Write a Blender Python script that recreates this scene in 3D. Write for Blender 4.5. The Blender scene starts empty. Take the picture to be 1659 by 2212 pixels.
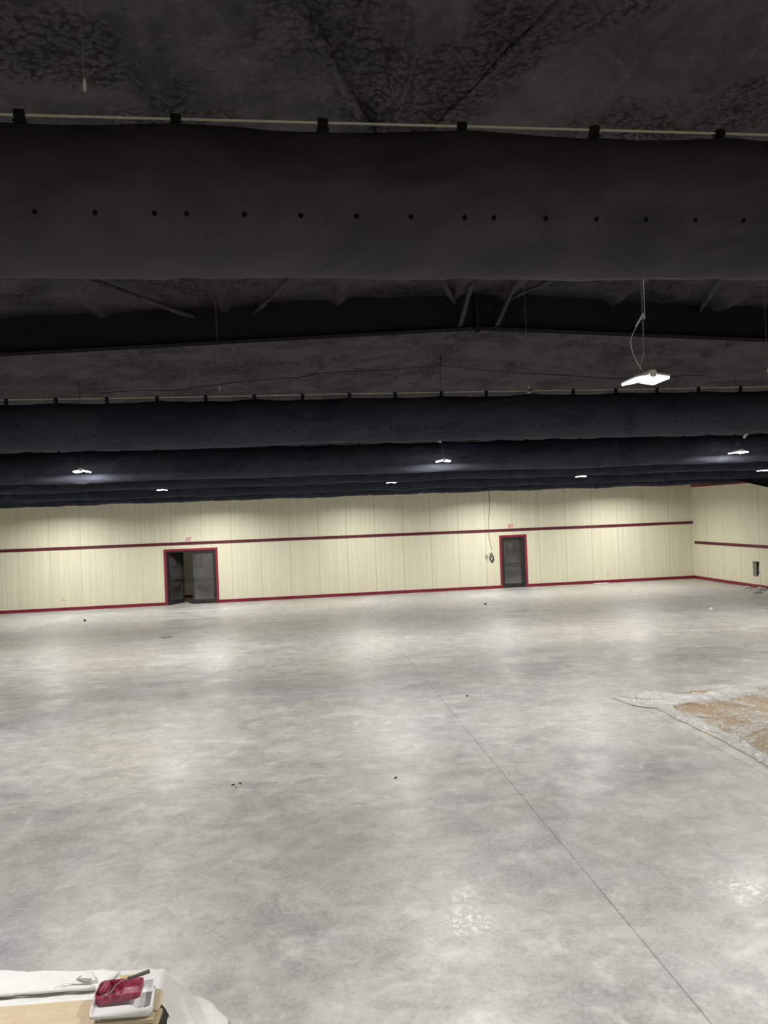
import bpy, bmesh, math, random
from mathutils import Vector, Matrix, noise
random.seed(7)
S = bpy.context.scene
COL = S.collection
PI = math.pi

# ------------------------------------------------------------------ helpers
def tag(o, label=None, cat=None, group=None, kind=None):
    if label: o['label'] = label
    if cat: o['category'] = cat
    if group: o['group'] = group
    if kind: o['kind'] = kind
    return o

def empty(name, loc=(0, 0, 0), rz=0.0):
    o = bpy.data.objects.new(name, None)
    o.empty_display_size = 0.1
    o.location = loc
    o.rotation_euler = (0, 0, rz)
    COL.objects.link(o)
    return o

class MB:
    """collects shapes for ONE mesh object"""
    def __init__(s):
        s.v = []; s.f = []; s.uv = None
    def add(s, vs, fs):
        n = len(s.v)
        s.v += [tuple(v) for v in vs]
        s.f += [tuple(i + n for i in f) for f in fs]
        return s
    def box(s, x0, x1, y0, y1, z0, z1, M=None):
        vs = [Vector((x, y, z)) for z in (z0, z1) for y in (y0, y1) for x in (x0, x1)]
        if M: vs = [M @ v for v in vs]
        return s.add(vs, [(0, 2, 3, 1), (4, 5, 7, 6), (0, 1, 5, 4), (2, 6, 7, 3), (0, 4, 6, 2), (1, 3, 7, 5)])
    def tube(s, pts, r, n=8, jit=0.0, cap=True):
        pts = [Vector(p) for p in pts]
        rs = r if isinstance(r, (list, tuple)) else [r] * len(pts)
        base = len(s.v)
        t0 = (pts[1] - pts[0]).normalized()
        ref = Vector((0, 0, 1)) if abs(t0.z) < 0.9 else Vector((1, 0, 0))
        u = t0.cross(ref).normalized()
        for i, p in enumerate(pts):
            a = pts[max(i - 1, 0)]; b = pts[min(i + 1, len(pts) - 1)]
            t = (b - a).normalized()
            u = (u - t * u.dot(t)).normalized()
            w = t.cross(u)
            for k in range(n):
                an = 2 * PI * k / n
                rr = rs[i] * (1 + jit * random.uniform(-1, 1))
                s.v.append(tuple(p + (u * math.cos(an) + w * math.sin(an)) * rr))
        for i in range(len(pts) - 1):
            for k in range(n):
                a = base + i * n + k; b = base + i * n + (k + 1) % n
                s.f.append((a, b, b + n, a + n))
        if cap:
            s.f.append(tuple(base + k for k in range(n))[::-1])
            e = base + (len(pts) - 1) * n
            s.f.append(tuple(e + k for k in range(n)))
        return s
    def grid(s, nx, ny, fn, keep=None):
        base = len(s.v)
        P = []
        for j in range(ny):
            for i in range(nx):
                p = fn(i / (nx - 1), j / (ny - 1)); P.append(p); s.v.append(tuple(p))
        for j in range(ny - 1):
            for i in range(nx - 1):
                q = (base + j * nx + i, base + j * nx + i + 1, base + (j + 1) * nx + i + 1, base + (j + 1) * nx + i)
                if keep is None or all(keep(s.v[k]) for k in q): s.f.append(q)
        return s
    def build(s, name, mat, parent=None, smooth=False, bevel=0.0, loc=None, solid=0.0):
        me = bpy.data.meshes.new(name)
        me.from_pydata(s.v, [], s.f)
        bm = bmesh.new(); bm.from_mesh(me)
        bmesh.ops.recalc_face_normals(bm, faces=bm.faces)
        loose = [v for v in bm.verts if not v.link_faces]
        if loose: bmesh.ops.delete(bm, geom=loose, context='VERTS')
        bm.to_mesh(me); bm.free()
        if smooth:
            for p in me.polygons: p.use_smooth = True
        me.materials.append(mat)
        o = bpy.data.objects.new(name, me)
        COL.objects.link(o)
        if parent: o.parent = parent
        if loc: o.location = loc
        if bevel:
            m = o.modifiers.new('bevel', 'BEVEL'); m.width = bevel; m.segments = 2; m.limit_method = 'ANGLE'
        if solid:
            m = o.modifiers.new('solid', 'SOLIDIFY'); m.thickness = solid; m.offset = 0
        return o

def copy_tree(o, parent=None):
    c = o.copy(); COL.objects.link(c)
    if parent: c.parent = parent
    for ch in list(o.children): copy_tree(ch, c)
    return c

def fbm(x, y, z, sc, o=3):
    v = 0; a = 1; t = 0
    for k in range(o):
        v += a * noise.noise(Vector((x, y, z)) * sc); t += a; a *= .5; sc *= 2.1
    return v / t

# ------------------------------------------------------------------ materials
class N:
    """tiny node graph helper"""
    def __init__(s, name):
        s.m = bpy.data.materials.new(name); s.m.use_nodes = True
        s.t = s.m.node_tree; s.t.nodes.clear()
        s.out = s.t.nodes.new('ShaderNodeOutputMaterial')
    def n(s, typ, inp=None, **kw):
        nd = s.t.nodes.new(typ)
        for k, v in kw.items(): setattr(nd, k, v)
        if inp:
            for k, v in inp.items(): s.set(nd.inputs[k], v)
        return nd
    def set(s, sock, v):
        if hasattr(v, 'is_output'): s.t.links.new(v, sock)
        elif isinstance(v, tuple) and len(v) == 3 and sock.type == 'RGBA': sock.default_value = (*v, 1)
        else: sock.default_value = v
    def math(s, op, a, b=0.0, c=0.0, clamp=False):
        nd = s.t.nodes.new('ShaderNodeMath'); nd.operation = op; nd.use_clamp = clamp
        s.set(nd.inputs[0], a); s.set(nd.inputs[1], b)
        if op in ('SMOOTH_MIN', 'WRAP', 'MULTIPLY_ADD', 'COMPARE', 'PINGPONG'): s.set(nd.inputs[2], c)
        return nd.outputs[0]
    def mix(s, f, a, b, mode='MIX'):
        nd = s.t.nodes.new('ShaderNodeMix'); nd.data_type = 'RGBA'; nd.blend_type = mode
        s.set(nd.inputs[0], f); s.set(nd.inputs[6], a); s.set(nd.inputs[7], b)
        return nd.outputs[2]
    def ramp(s, f, lo, hi, a=0.0, b=1.0):
        nd = s.t.nodes.new('ShaderNodeMapRange'); nd.interpolation_type = 'SMOOTHSTEP'
        s.set(nd.inputs[0], f)
        for i, v in enumerate((lo, hi, a, b)): nd.inputs[i + 1].default_value = v
        return nd.outputs[0]
    def coord(s, which='Object'):
        return s.n('ShaderNodeTexCoord').outputs[which]
    def noise(s, vec, scale, detail=4, rough=.55, dist=0.0, stretch=None):
        if stretch:
            mp = s.n('ShaderNodeMapping', {'Vector': vec}); mp.inputs['Scale'].default_value = stretch; vec = mp.outputs[0]
        nd = s.n('ShaderNodeTexNoise', {'Vector': vec, 'Scale': scale, 'Detail': detail, 'Roughness': rough, 'Distortion': dist})
        return nd.outputs['Fac']
    def sep(s, vec):
        nd = s.n('ShaderNodeSeparateXYZ', {'Vector': vec}); return nd.outputs
    def bsdf(s, col, rough=.6, metal=0.0, spec=.5, bump=None, bstr=.3, bdist=.01, **kw):
        b = s.n('ShaderNodeBsdfPrincipled', {'Base Color': col, 'Roughness': rough, 'Metallic': metal, 'Specular IOR Level': spec})
        for k, v in kw.items(): s.set(b.inputs[k.replace('_', ' ')], v)
        if bump is not None:
            bp = s.n('ShaderNodeBump', {'Height': bump, 'Strength': bstr, 'Distance': bdist})
            s.t.links.new(bp.outputs[0], b.inputs['Normal'])
        s.t.links.new(b.outputs[0], s.out.inputs[0])
        return b

def simple(name, col, rough=.6, metal=0.0, spec=.5, var=.08, scale=8.0, bump=0.0):
    g = N(name); c = g.coord(); f = g.noise(c, scale)
    dark = tuple(x * (1 - var * 1.6) for x in col); lite = tuple(min(1, x * (1 + var * 1.6)) for x in col)
    g.bsdf(g.mix(f, dark, lite), rough, metal, spec, bump=f if bump else None, bstr=bump)
    return g.m

def mat_floor():
    g = N('concrete'); c = g.coord(); x, y, z = g.sep(c)
    a = g.noise(c, .28, 5, .6, .8)
    b = g.noise(c, .9, 7, .66, .6)
    d = g.noise(c, 4.0, 6, .7, .6)
    e = g.noise(c, 26.0, 3, .6)
    warm = g.noise(c, .16, 3, .5, .5)
    st = g.noise(c, 1.3, 7, .68, .7, stretch=(.6, 1.2, 1))
    fb = g.noise(c, 2.6, 8, .70, .6)
    col = g.mix(g.ramp(a, .36, .64), (.385, .395, .41), (.51, .495, .455))
    col = g.mix(g.ramp(warm, .42, .60, 0, .6), col, (.50, .455, .385))
    col = g.mix(g.ramp(b, .51, .68, 0, .55), col, (.66, .65, .61))
    col = g.mix(g.ramp(b, .47, .30, 0, .6), col, (.29, .30, .315))
    col = g.mix(g.ramp(st, .51, .68, 0, .5), col, (.66, .66, .64))
    col = g.mix(g.ramp(st, .46, .30, 0, .45), col, (.27, .27, .28))
    col = g.mix(g.ramp(fb, .52, .68, 0, .55), col, (.70, .68, .62))
    col = g.mix(g.ramp(fb, .46, .30, 0, .5), col, (.28, .27, .26))
    col = g.mix(g.ramp(d, .35, .7, 0, 1), col, g.mix(1.0, col, (.73, .73, .73), 'MULTIPLY'))
    col = g.mix(g.ramp(e, .3, .75, 0, .3), col, (.66, .65, .63))
    # trowel swirls
    sw = g.noise(c, 1.4, 2, .5, 5.0)
    ring = g.ramp(g.math('ABSOLUTE', g.math('SUBTRACT', sw, .5)), .0, .022, .22, 0)
    col = g.mix(g.math('MULTIPLY', ring, g.ramp(b, .4, .6)), col, (.27, .27, .27))
    # saw-cut control joints
    def line(v, at, w, amt):
        return g.ramp(g.math('ABSOLUTE', g.math('SUBTRACT', v, at)), w * .4, w, amt, 0)
    jn = g.ramp(d, .3, .6, .45, 1)
    j = line(x, 2.62, .011, .75)
    for v, at, am in ((x, 5.75, .8), (y, 9.81, .5), (x, -3.65, .3), (y, 19.9, .3), (x, 8.9, .4)):
        j = g.math('MAXIMUM', j, line(v, at, .010, am))
    j = g.math('MULTIPLY', j, jn)
    col = g.mix(j, col, (.17, .165, .16))
    # pale splashes and the yellow paint mark
    def spot(px, py, sx, sy):
        dx = g.math('DIVIDE', g.math('SUBTRACT', x, px), sx); dy = g.math('DIVIDE', g.math('SUBTRACT', y, py), sy)
        return g.math('SQRT', g.math('ADD', g.math('MULTIPLY', dx, dx), g.math('MULTIPLY', dy, dy)))
    fine = g.noise(c, 15.0, 9, .82, .4)
    for px, py, r in ((1.36, 6.12, .34), (1.42, 6.52, .2), (3.85, 6.15, .38), (3.3, 4.5, .3)):
        m = g.math('MULTIPLY', g.ramp(spot(px, py, r, r), .2, 1.0, 1, 0), g.ramp(fine, .50, .57))
        col = g.mix(g.math('MULTIPLY', m, .8), col, (.85, .84, .76))
    m = g.math('MULTIPLY', g.ramp(spot(6.0, 10.34, .14, .16), .5, 1.0, 1, 0), g.ramp(fine, .42, .55))
    col = g.mix(g.math('MULTIPLY', m, .7), col, (.72, .62, .25))
    for px, py, sx, sy, am in ((.5, 8.0, 1.2, 1.0, .3), (-.3, 15.5, 5.5, 1.1, .35), (1.2, 10.2, 1.5, .7, .25), (6.5, 17.5, 5, .9, .3), (-6.0, 24.5, 6, 1.0, .25)):  # shade bands between lamp rows painted into the concrete, plus smaller dark patches
        m = g.math('MULTIPLY', g.ramp(spot(px, py, sx, sy), .3, 1.1, am, 0), g.ramp(b, .3, .6, .5, 1))
        col = g.mix(m, col, (.25, .26, .28))
    rough = g.ramp(st, .3, .7, .30, .52)
    g.bsdf(col, rough, 0, .45, bump=g.math('ADD', g.math('MULTIPLY', d, .5), e), bstr=.06, bdist=.01)
    return g.m

def mat_wall(axis, off):
    g = N('cream_metal_panel'); c = g.coord(); xyz = g.sep(c); v = xyz[axis]; z = xyz[2]
    st = [.15, .15, .15]; st[axis] = 1.0
    strk = g.noise(c, 7.0, 3, .6, 0, stretch=tuple([1.0 if i == axis else .04 for i in range(3)]))
    blot = g.noise(c, .5, 3)
    col = g.mix(g.ramp(strk, .3, .7), (.78, .755, .575), (.85, .83, .655))
    col = g.mix(g.ramp(blot, .35, .7, 0, .25), col, (.76, .74, .54))
    t = g.math('FLOORED_MODULO', g.math('SUBTRACT', v, off), 1.195)
    d = g.math('MINIMUM', t, g.math('SUBTRACT', 1.195, t))
    col = g.mix(g.ramp(d, .004, .016, .5, 0), col, (.32, .31, .24))
    t2 = g.math('FLOORED_MODULO', g.math('SUBTRACT', v, off), .2)
    d2 = g.math('MINIMUM', t2, g.math('SUBTRACT', .2, t2))
    col = g.mix(g.math('MULTIPLY', g.ramp(d2, .003, .012, .3, 0), g.ramp(strk, .35, .6)), col, (.42, .41, .32))
    g.bsdf(col, .42, 0, .4, bump=g.ramp(d2, 0, .02), bstr=.15, bdist=.01)
    return g.m

def mat_maroon():
    g = N('maroon_paint'); c = g.coord(); z = g.sep(g.coord('Generated'))[2]
    f = g.noise(c, 3.0)
    g.bsdf(g.mix(f, (.21, .018, .040), (.30, .030, .058)), .4, 0, .4)
    return g.m

def mat_foam():
    g = N('black_spray_foam'); c = g.coord()
    a = g.noise(c, 2.6, 6, .62, .3); b = g.noise(c, 13, 6, .72, .3); l = g.noise(c, .6, 3)
    wv = g.n('ShaderNodeTexNoise', {'Vector': c, 'Scale': 9.0, 'Detail': 3})
    off = g.n('ShaderNodeVectorMath', {0: wv.outputs['Color'], 1: (.07, .07, .07)}, operation='MULTIPLY')
    vec = g.n('ShaderNodeVectorMath', {0: c, 1: off.outputs[0]}, operation='ADD')
    vo = g.n('ShaderNodeTexVoronoi', {'Vector': vec.outputs[0], 'Scale': 26.0}).outputs['Distance']
    patch = g.ramp(g.noise(c, .9, 3, .6), .47, .60)
    col = g.mix(g.ramp(a, .35, .65), (.048, .050, .056), (.096, .097, .100))
    col = g.mix(g.ramp(l, .40, .62, 0, .5), col, (.092, .087, .078))
    crev_shade = g.math('MULTIPLY', g.ramp(vo, .42, .70), patch)
    col = g.mix(g.math('MULTIPLY', crev_shade, .75), col, (.006, .006, .007))  # occlusion shade of the crevices painted into the foam colour
    col = g.mix(g.ramp(b, .42, .28, 0, .6), col, (.010, .010, .011))  # low spots of the bump darkened as painted shade too
    col = g.mix(g.ramp(b, .54, .72, 0, .55), col, (.178, .176, .176))
    h = g.math('ADD', g.math('MULTIPLY', a, 1.2), g.math('MULTIPLY', b, .45))
    h = g.math('SUBTRACT', h, g.math('MULTIPLY', g.math('MULTIPLY', vo, patch), .55))
    g.bsdf(col, .75, 0, .25, bump=h, bstr=1.0, bdist=.11)
    return g.m

def mat_duct(seam, arc_a, arc_b, bright=1.0, veil_blue=0.0):
    """black polyester fabric; a row of punched outlet holes on each side (UV: x along the duct, v = arc length)"""
    g = N('black_duct_fabric'); uv = g.n('ShaderNodeUVMap').outputs[0]; u, v, _ = g.sep(uv); c = g.coord()
    wob = g.noise(c, 1.6, 3, .6, 1.2, stretch=(.8, 1, 1.6))
    fine = g.noise(c, 90, 2)
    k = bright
    col = g.mix(g.ramp(wob, .35, .65), (.029 * k - .005 * veil_blue, .029 * k - .001 * veil_blue, .034 * k + .006 * veil_blue), (.045 * k - .006 * veil_blue, .044 * k, .050 * k + .008 * veil_blue))  # bluish lens veil over the farther ducts mixed into the fabric colour
    t = g.math('FLOORED_MODULO', g.math('SUBTRACT', u, seam), .955)
    # radial seam line
    sd = g.math('MINIMUM', t, g.math('SUBTRACT', .955, t))
    col = g.mix(g.ramp(sd, .001, .004, .12, 0), col, (.015, .015, .017))
    t = g.math('SUBTRACT', t, .0475)
    kk = g.math('MINIMUM', g.math('MAXIMUM', g.math('ROUND', g.math('DIVIDE', t, .172)), 0.0), 5.0)
    du = g.math('SUBTRACT', t, g.math('MULTIPLY', kk, .172))
    dv = g.math('MINIMUM', g.math('ABSOLUTE', g.math('SUBTRACT', v, arc_a)), g.math('ABSOLUTE', g.math('SUBTRACT', v, arc_b)))
    d = g.math('SQRT', g.math('ADD', g.math('MULTIPLY', du, du), g.math('MULTIPLY', dv, dv)))
    col = g.mix(g.ramp(d, .0072, .0088, 1, 0), col, (.0008, .0008, .001))
    g.bsdf(col, .72, 0, .10, bump=g.math('ADD', g.math('MULTIPLY', fine, .01), wob), bstr=.6, bdist=.03)
    return g.m

def mat_glass():
    g = N('tinted_door_glass'); c = g.coord()
    f = g.noise(c, 2.2, 5, .6, 1.5)
    fr = g.n('ShaderNodeFresnel', {'IOR': 1.5})
    tr = g.n('ShaderNodeBsdfTransparent', {'Color': (.42, .43, .42)})
    df = g.n('ShaderNodeBsdfDiffuse', {'Color': (.30, .30, .28)})
    gl = g.n('ShaderNodeBsdfGlossy', {'Color': (.9, .9, .9), 'Roughness': .06})
    m1 = g.n('ShaderNodeMixShader', {0: g.ramp(f, .35, .7, .12, .32)})
    g.t.links.new(tr.outputs[0], m1.inputs[1]); g.t.links.new(df.outputs[0], m1.inputs[2])
    m2 = g.n('ShaderNodeMixShader', {0: g.math('ADD', fr.outputs[0], .06)})
    g.t.links.new(m1.outputs[0], m2.inputs[1]); g.t.links.new(gl.outputs[0], m2.inputs[2])
    g.t.links.new(m2.outputs[0], g.out.inputs[0])
    return g.m

def mat_plastic(name, white, trans, tint=(.95, .96, .97), rough=.14, bs=.9, sc=22, spark=0.0):
    g = N(name); c = g.coord()
    f = g.noise(c, sc, 5, .7, 1.5); big = g.noise(c, 1.6, 4, .6, 1.0)
    bp = g.n('ShaderNodeBump', {'Height': f, 'Strength': bs, 'Distance': .03})
    tr = g.n('ShaderNodeBsdfTransparent', {'Color': tint})
    df = g.n('ShaderNodeBsdfPrincipled', {'Base Color': (white, white * .985, white * .95), 'Roughness': rough, 'Specular IOR Level': .9})
    g.t.links.new(bp.outputs[0], df.inputs['Normal'])
    fac = g.math('MULTIPLY_ADD', g.math('MULTIPLY', g.ramp(f, .45, .62), g.ramp(big, .42, .62)), trans * .7, 1 - trans)
    if spark:
        cr = g.noise(c, 17, 6, .72, 2.2, stretch=(1.0, 1.7, 1)); dens = g.ramp(big, .32, .60, .06, -.035)
        fac = g.math('MAXIMUM', fac, g.ramp(g.math('SUBTRACT', cr, dens), .527, .552, 0, spark))  # sparkle glints of the film painted as opaque white flecks
    m = g.n('ShaderNodeMixShader', {0: fac})
    g.t.links.new(tr.outputs[0], m.inputs[1]); g.t.links.new(df.outputs[0], m.inputs[2])
    g.t.links.new(m.outputs[0], g.out.inputs[0])
    return g.m

def mat_emit(name, col, s):
    g = N(name); c = g.coord(); f = g.noise(c, 40, 1)
    e = g.n('ShaderNodeEmission', {'Color': g.mix(g.ramp(f, .2, .8, 0, .1), col, (1, 1, 1)), 'Strength': s})
    g.t.links.new(e.outputs[0], g.out.inputs[0]); return g.m

def mat_card(name, a, b, rough=.8):
    g = N(name); c = g.coord()
    f = g.noise(c, 5, 5, .6); l = g.noise(c, 60, 2, .5, 0, stretch=(.1, 1, 1))
    col = g.mix(f, a, b); col = g.mix(g.ramp(l, .4, .6, 0, .25), col, tuple(x * .8 for x in a))
    g.bsdf(col, rough, 0, .2, bump=f, bstr=.05); return g.m

M_floor = mat_floor()
M_wallx = mat_wall(0, 9.54); M_wally = mat_wall(1, 27.95)
M_rail = simple('dark_maroon_rail', (.125, .014, .028), .5); M_maroon = mat_maroon(); M_foam = mat_foam()
M_beam = simple('black_painted_steel', (.010, .0125, .019), .6, 0, .3, .2)
M_flange = simple('shaded_black_steel', (.0035, .0038, .005), .8, 0, .05, .2)  # beam steel with shade put into its colour, hiding the lit underside
M_brace = simple('dusty_black_steel', (.05, .05, .05), .7, 0, .3, .3, 12, .1)
M_clip = simple('black_nylon', (.006, .006, .007), .45, 0, .4)
M_cable = simple('galvanised_cable', (.92, .90, .82), .5, 0, .6, .06, 60)
M_wire = simple('thin_steel_wire', (.35, .35, .35), .4, .6)
M_white = simple('white_plastic', (.78, .78, .76), .45)
M_alu = simple('dark_bronze_aluminium', (.035, .035, .038), .4, .3, .5)
M_glass = mat_glass()
M_led = mat_emit('led_board', (1.0, .985, .94), 60.0)
M_body = simple('white_enamel', (.8, .8, .8), .4)
M_red = simple('exit_red', (.62, .02, .03), .5)
M_grey = simple('galvanised_steel', (.45, .46, .47), .35, .7)
M_blackcable = simple('black_cable_jacket', (.01, .01, .011), .5)
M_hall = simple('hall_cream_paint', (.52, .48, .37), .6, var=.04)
M_drop = mat_plastic('milky_drop_sheet', .80, .05, rough=.4, bs=.6, sc=9)
M_wrap = simple('white_foam_wrap', (.80, .80, .79), .6, var=.05, scale=14, bump=.25)
M_clear = mat_plastic('clear_crumpled_plastic', .95, .84, rough=.10, bs=1.0, sc=26, spark=.95)
M_roll = mat_plastic('bunched_clear_plastic', .95, .30, rough=.12, bs=1.0, sc=18, spark=.9)
M_card = mat_card('tan_cardboard', (.60, .49, .33), (.68, .57, .40))
M_kraft = mat_card('kraft_board', (.30, .19, .085), (.50, .33, .15), .45)
M_edge = mat_card('cardboard_edge', (.35, .26, .15), (.5, .39, .24))
M_grip = simple('grey_rubber_grip', (.10, .10, .105), .5)

def mat_paint():
    g = N('wet_maroon_paint'); c = g.coord(); f = g.noise(c, 30, 5, .65, .6); b = g.noise(c, 9, 3)
    col = g.mix(g.ramp(f, .35, .7), (.20, .012, .04), (.40, .06, .11))
    col = g.mix(g.ramp(b, .56, .68, 0, .5), col, (.62, .33, .38))
    g.bsdf(col, .32, 0, .5, bump=f, bstr=.3); return g.m
M_paint = mat_paint()

# ------------------------------------------------------------------ dimensions
D = 31.47; XR = 17.86; XL = -13.4; YB = -6.0; RX = 2.2
def zc(X): return 5.85 - .046 * abs(X - RX)

# ------------------------------------------------------------------ shell
fl = MB()
fl.box(XL - .3, XR + .3, YB - .3, D + 3.2, -.2, 0)
tag(fl.build('floor', M_floor), 'bare grey mottled concrete floor with thin saw-cut joints', 'floor', kind='structure')

# far wall with two door openings
d1 = (-5.05, -3.08, 2.19); d2 = (9.035, 10.065, 2.19)
w = MB()
for x0, x1, z0 in ((XL - .2, d1[0], 0), (d1[0], d1[1], d1[2]), (d1[1], d2[0], 0), (d2[0], d2[1], d2[2]), (d2[1], XR, 0)):
    w.box(x0, x1, D, D + .16, z0, 5.0)
tag(w.build('wall_back', M_wallx), 'long cream metal-panel wall at the far end of the hall', 'wall', kind='structure')
w = MB()
oy0, oy1, oz0, oz1 = 26.79, 27.19, .43, 1.02
w.box(XR, XR + .16, YB, oy0, 0, 4.07).box(XR, XR + .16, oy1, D + .16, 0, 4.07)
w.box(XR, XR + .16, oy0, oy1, 0, oz0).box(XR, XR + .16, oy0, oy1, oz1, 4.07)
tag(w.build('wall_right', M_wally), 'cream metal-panel side wall with a small duct opening', 'wall', kind='structure')
w = MB().box(XL - .16, XL, YB, D, 0, 5.4)
tag(w.build('wall_left', M_wally), 'cream side wall on the left, outside the picture', 'wall', kind='structure')
w = MB().box(XL, XR, YB - .16, YB, 0, 6.0)
tag(w.build('wall_front', M_wallx), 'cream wall behind the viewer', 'wall', kind='structure')
w = MB().box(XR - .02, XR + .3, YB, D + .1, 4.07, 5.35)
tag(w.build('trim_1', M_maroon), 'maroon eave band above the cream right wall', 'trim', kind='structure')

def base(name, x0, x1, y0, y1, z0, z1, lab, cat='baseboard'):
    tag(MB().box(x0, x1, y0, y1, z0, z1).build(name, M_maroon, bevel=.008), lab, cat, kind='structure')
def strip_far(mb, x0, x1, z0, z1):      # channel trim with a raised lip top and bottom
    h = z1 - z0
    mb.box(x0, x1, D - .02, D, z0, z1); mb.box(x0, x1, D - .032, D - .02, z1 - h * .3, z1); mb.box(x0, x1, D - .032, D - .02, z0, z0 + h * .3)
bb = MB(); strip_far(bb, XL, -5.142, 0, .125); strip_far(bb, -2.987, 8.94, 0, .125); strip_far(bb, 10.16, XR, 0, .125)
tag(bb.build('baseboard_back', M_maroon), 'maroon baseboard along the far wall', 'baseboard', kind='structure')
tt = MB(); strip_far(tt, XL, XR - .01, 2.443, 2.555)
tag(tt.build('trim_2', M_rail), 'maroon rail across the far wall above the doors', 'trim', kind='structure')
bb = MB().box(XR - .02, XR, YB, D - .03, 0, .125).box(XR - .032, XR - .02, YB, D - .03, .085, .125)
tag(bb.build('baseboard_right', M_maroon), 'maroon baseboard along the right wall', 'baseboard', kind='structure')
tt = MB().box(XR - .02, XR, YB, D - .12, 1.556, 1.668).box(XR - .032, XR - .02, YB, D - .12, 1.635, 1.668).box(XR - .032, XR - .02, YB, D - .12, 1.556, 1.59)
tag(tt.build('trim_3', M_rail), 'maroon rail on the right wall, lower than the far rail', 'trim', kind='structure')

# corridor behind the doors
w = MB().box(-7.2, 12.2, 34.2, 34.32, 0, 3.0).box(-7.32, -7.2, D + .16, 34.32, 0, 3.0).box(12.2, 12.32, D + .16, 34.32, 0, 3.0).box(-7.32, 12.32, D + .16, 34.32, 3.0, 3.1)
tag(w.build('wall_corridor', M_hall), 'dim cream corridor wall seen through the far doors', 'wall', kind='structure')
w = MB().box(-7.2, 12.2, 34.17, 34.2, 0, .12)
tag(w.build('baseboard_corridor', M_maroon), 'maroon baseboard in the corridor behind the far doors', 'baseboard', kind='structure')

for cx in (-3.5, 9.5):  # added fill lamps, unseen, to brighten the corridor behind the glass
    ld = bpy.data.lights.new('corridor_fill_light', 'AREA'); ld.size = .5; ld.energy = 4; ld.color = (1, .93, .75)
    lo = bpy.data.objects.new('corridor_fill_light', ld); COL.objects.link(lo); lo.location = (cx, 33.0, 2.95)
w = MB().box(-7.2, 12.2, 34.185, 34.2, .12, .62)  # light falling through the doors, painted as a paler strip
tag(w.build('painted_light_band', simple('painted_door_light', (.80, .76, .66), .5)), 'pale lower band on the corridor wall, painted light from the hall', 'trim', kind='structure')
# doors
def leaf(parent, w_, h_, hinge_left=True):
    """storefront leaf in local coords: hinge at x=0, extends +x; y = thickness"""
    st = .065
    mb = MB().box(0, st, -.022, .022, .008, h_).box(w_ - st, w_, -.022, .022, .008, h_)
    mb.box(st, w_ - st, -.022, .022, h_ - .07, h_).box(st, w_ - st, -.022, .022, .008, .17)
    r = mb.build('door_leaf', M_alu, parent)
    MB().box(st, w_ - st, -.004, .004, .17, h_ - .07).build('glass_pane', M_glass, r)
    p = MB().tube([(st * .5, -.075, 1.02), (w_ - st * .5, -.075, 1.02)], .016, 8)
    p.box(st * .3, st * .9, -.075, -.02, 1.0, 1.04).box(w_ - st * .9, w_ - st * .3, -.075, -.02, 1.0, 1.04)
    p.build('push_bar', M_alu, r)
    return r
def surround(parent, x0, x1, ztop):
    mb = MB()
    t = .092
    mb.box(x0 - t, x0, D - .035, D + .002, 0, ztop + t).box(x1, x1 + t, D - .035, D + .002, 0, ztop + t).box(x0, x1, D - .035, D + .002, ztop, ztop + t)
    mb.build('maroon_casing', M_maroon, parent, bevel=.006)
    f = MB(); k = .05
    f.box(x0, x0 + k, D, D + .12, 0, ztop).box(x1 - k, x1, D, D + .12, 0, ztop).box(x0 + k, x1 - k, D, D + .12, ztop - k, ztop)
    f.build('door_frame', M_alu, parent)
dr = empty('door_1', (0, 0, 0)); tag(dr, 'double glass door in a maroon casing, left leaf standing open', 'door', kind='structure')
surround(dr, d1[0], d1[1], d1[2])
L = leaf(dr, .93, 2.13); L.location = (d1[0] + .05, D + .05, 0); L.rotation_euler = (0, 0, math.radians(58)); L['label'] = 'left leaf, swung open into the corridor'
L = leaf(dr, .93, 2.13); L.location = (d1[1] - .05, D + .05, 0); L.rotation_euler = (0, 0, 0); L.scale = (-1, 1, 1)
dr = empty('door_2', (0, 0, 0)); tag(dr, 'closed single glass door in a maroon casing', 'door', kind='structure')
surround(dr, d2[0], d2[1], d2[2])
L = leaf(dr, .925, 2.13); L.location = (d2[0] + .052, D + .05, 0)
MB().box(d2[1] - .16, d2[1] - .05, D - .01, D + .06, 0.0, 2.13).build('side_stile', M_alu, dr)

# EXIT signs
def exit_sign(X, z, label):
    t = empty('exit_sign', (X, D, z))
    MB().box(-.135, .135, -.045, 0, 0, .215).build('sign_housing', M_white, t, bevel=.008)
    cu = bpy.data.curves.new('letters', 'FONT'); cu.body = 'EXIT'; cu.size = .21; cu.align_x = 'CENTER'; cu.extrude = .001; cu.offset = .0035
    tmp = bpy.data.objects.new('tmp', cu); COL.objects.link(tmp)
    bpy.context.view_layer.update()
    me = bpy.data.meshes.new_from_object(tmp.evaluated_get(bpy.context.evaluated_depsgraph_get()))
    bpy.data.objects.remove(tmp)
    me.materials.clear(); me.materials.append(M_red)
    o = bpy.data.objects.new('letters', me); COL.objects.link(o); o.parent = t
    o.rotation_euler = (PI / 2, 0, 0); o.location = (0, -.047, .035); o.scale = (.50, 1.0, 1)
    o['label'] = 'red EXIT letters'
    tag(t, label, 'sign')
exit_sign(-4.12, 2.56, 'white EXIT sign with red letters over the open double door')
exit_sign(9.46, 2.56, 'white EXIT sign with red letters over the closed single door')

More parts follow.
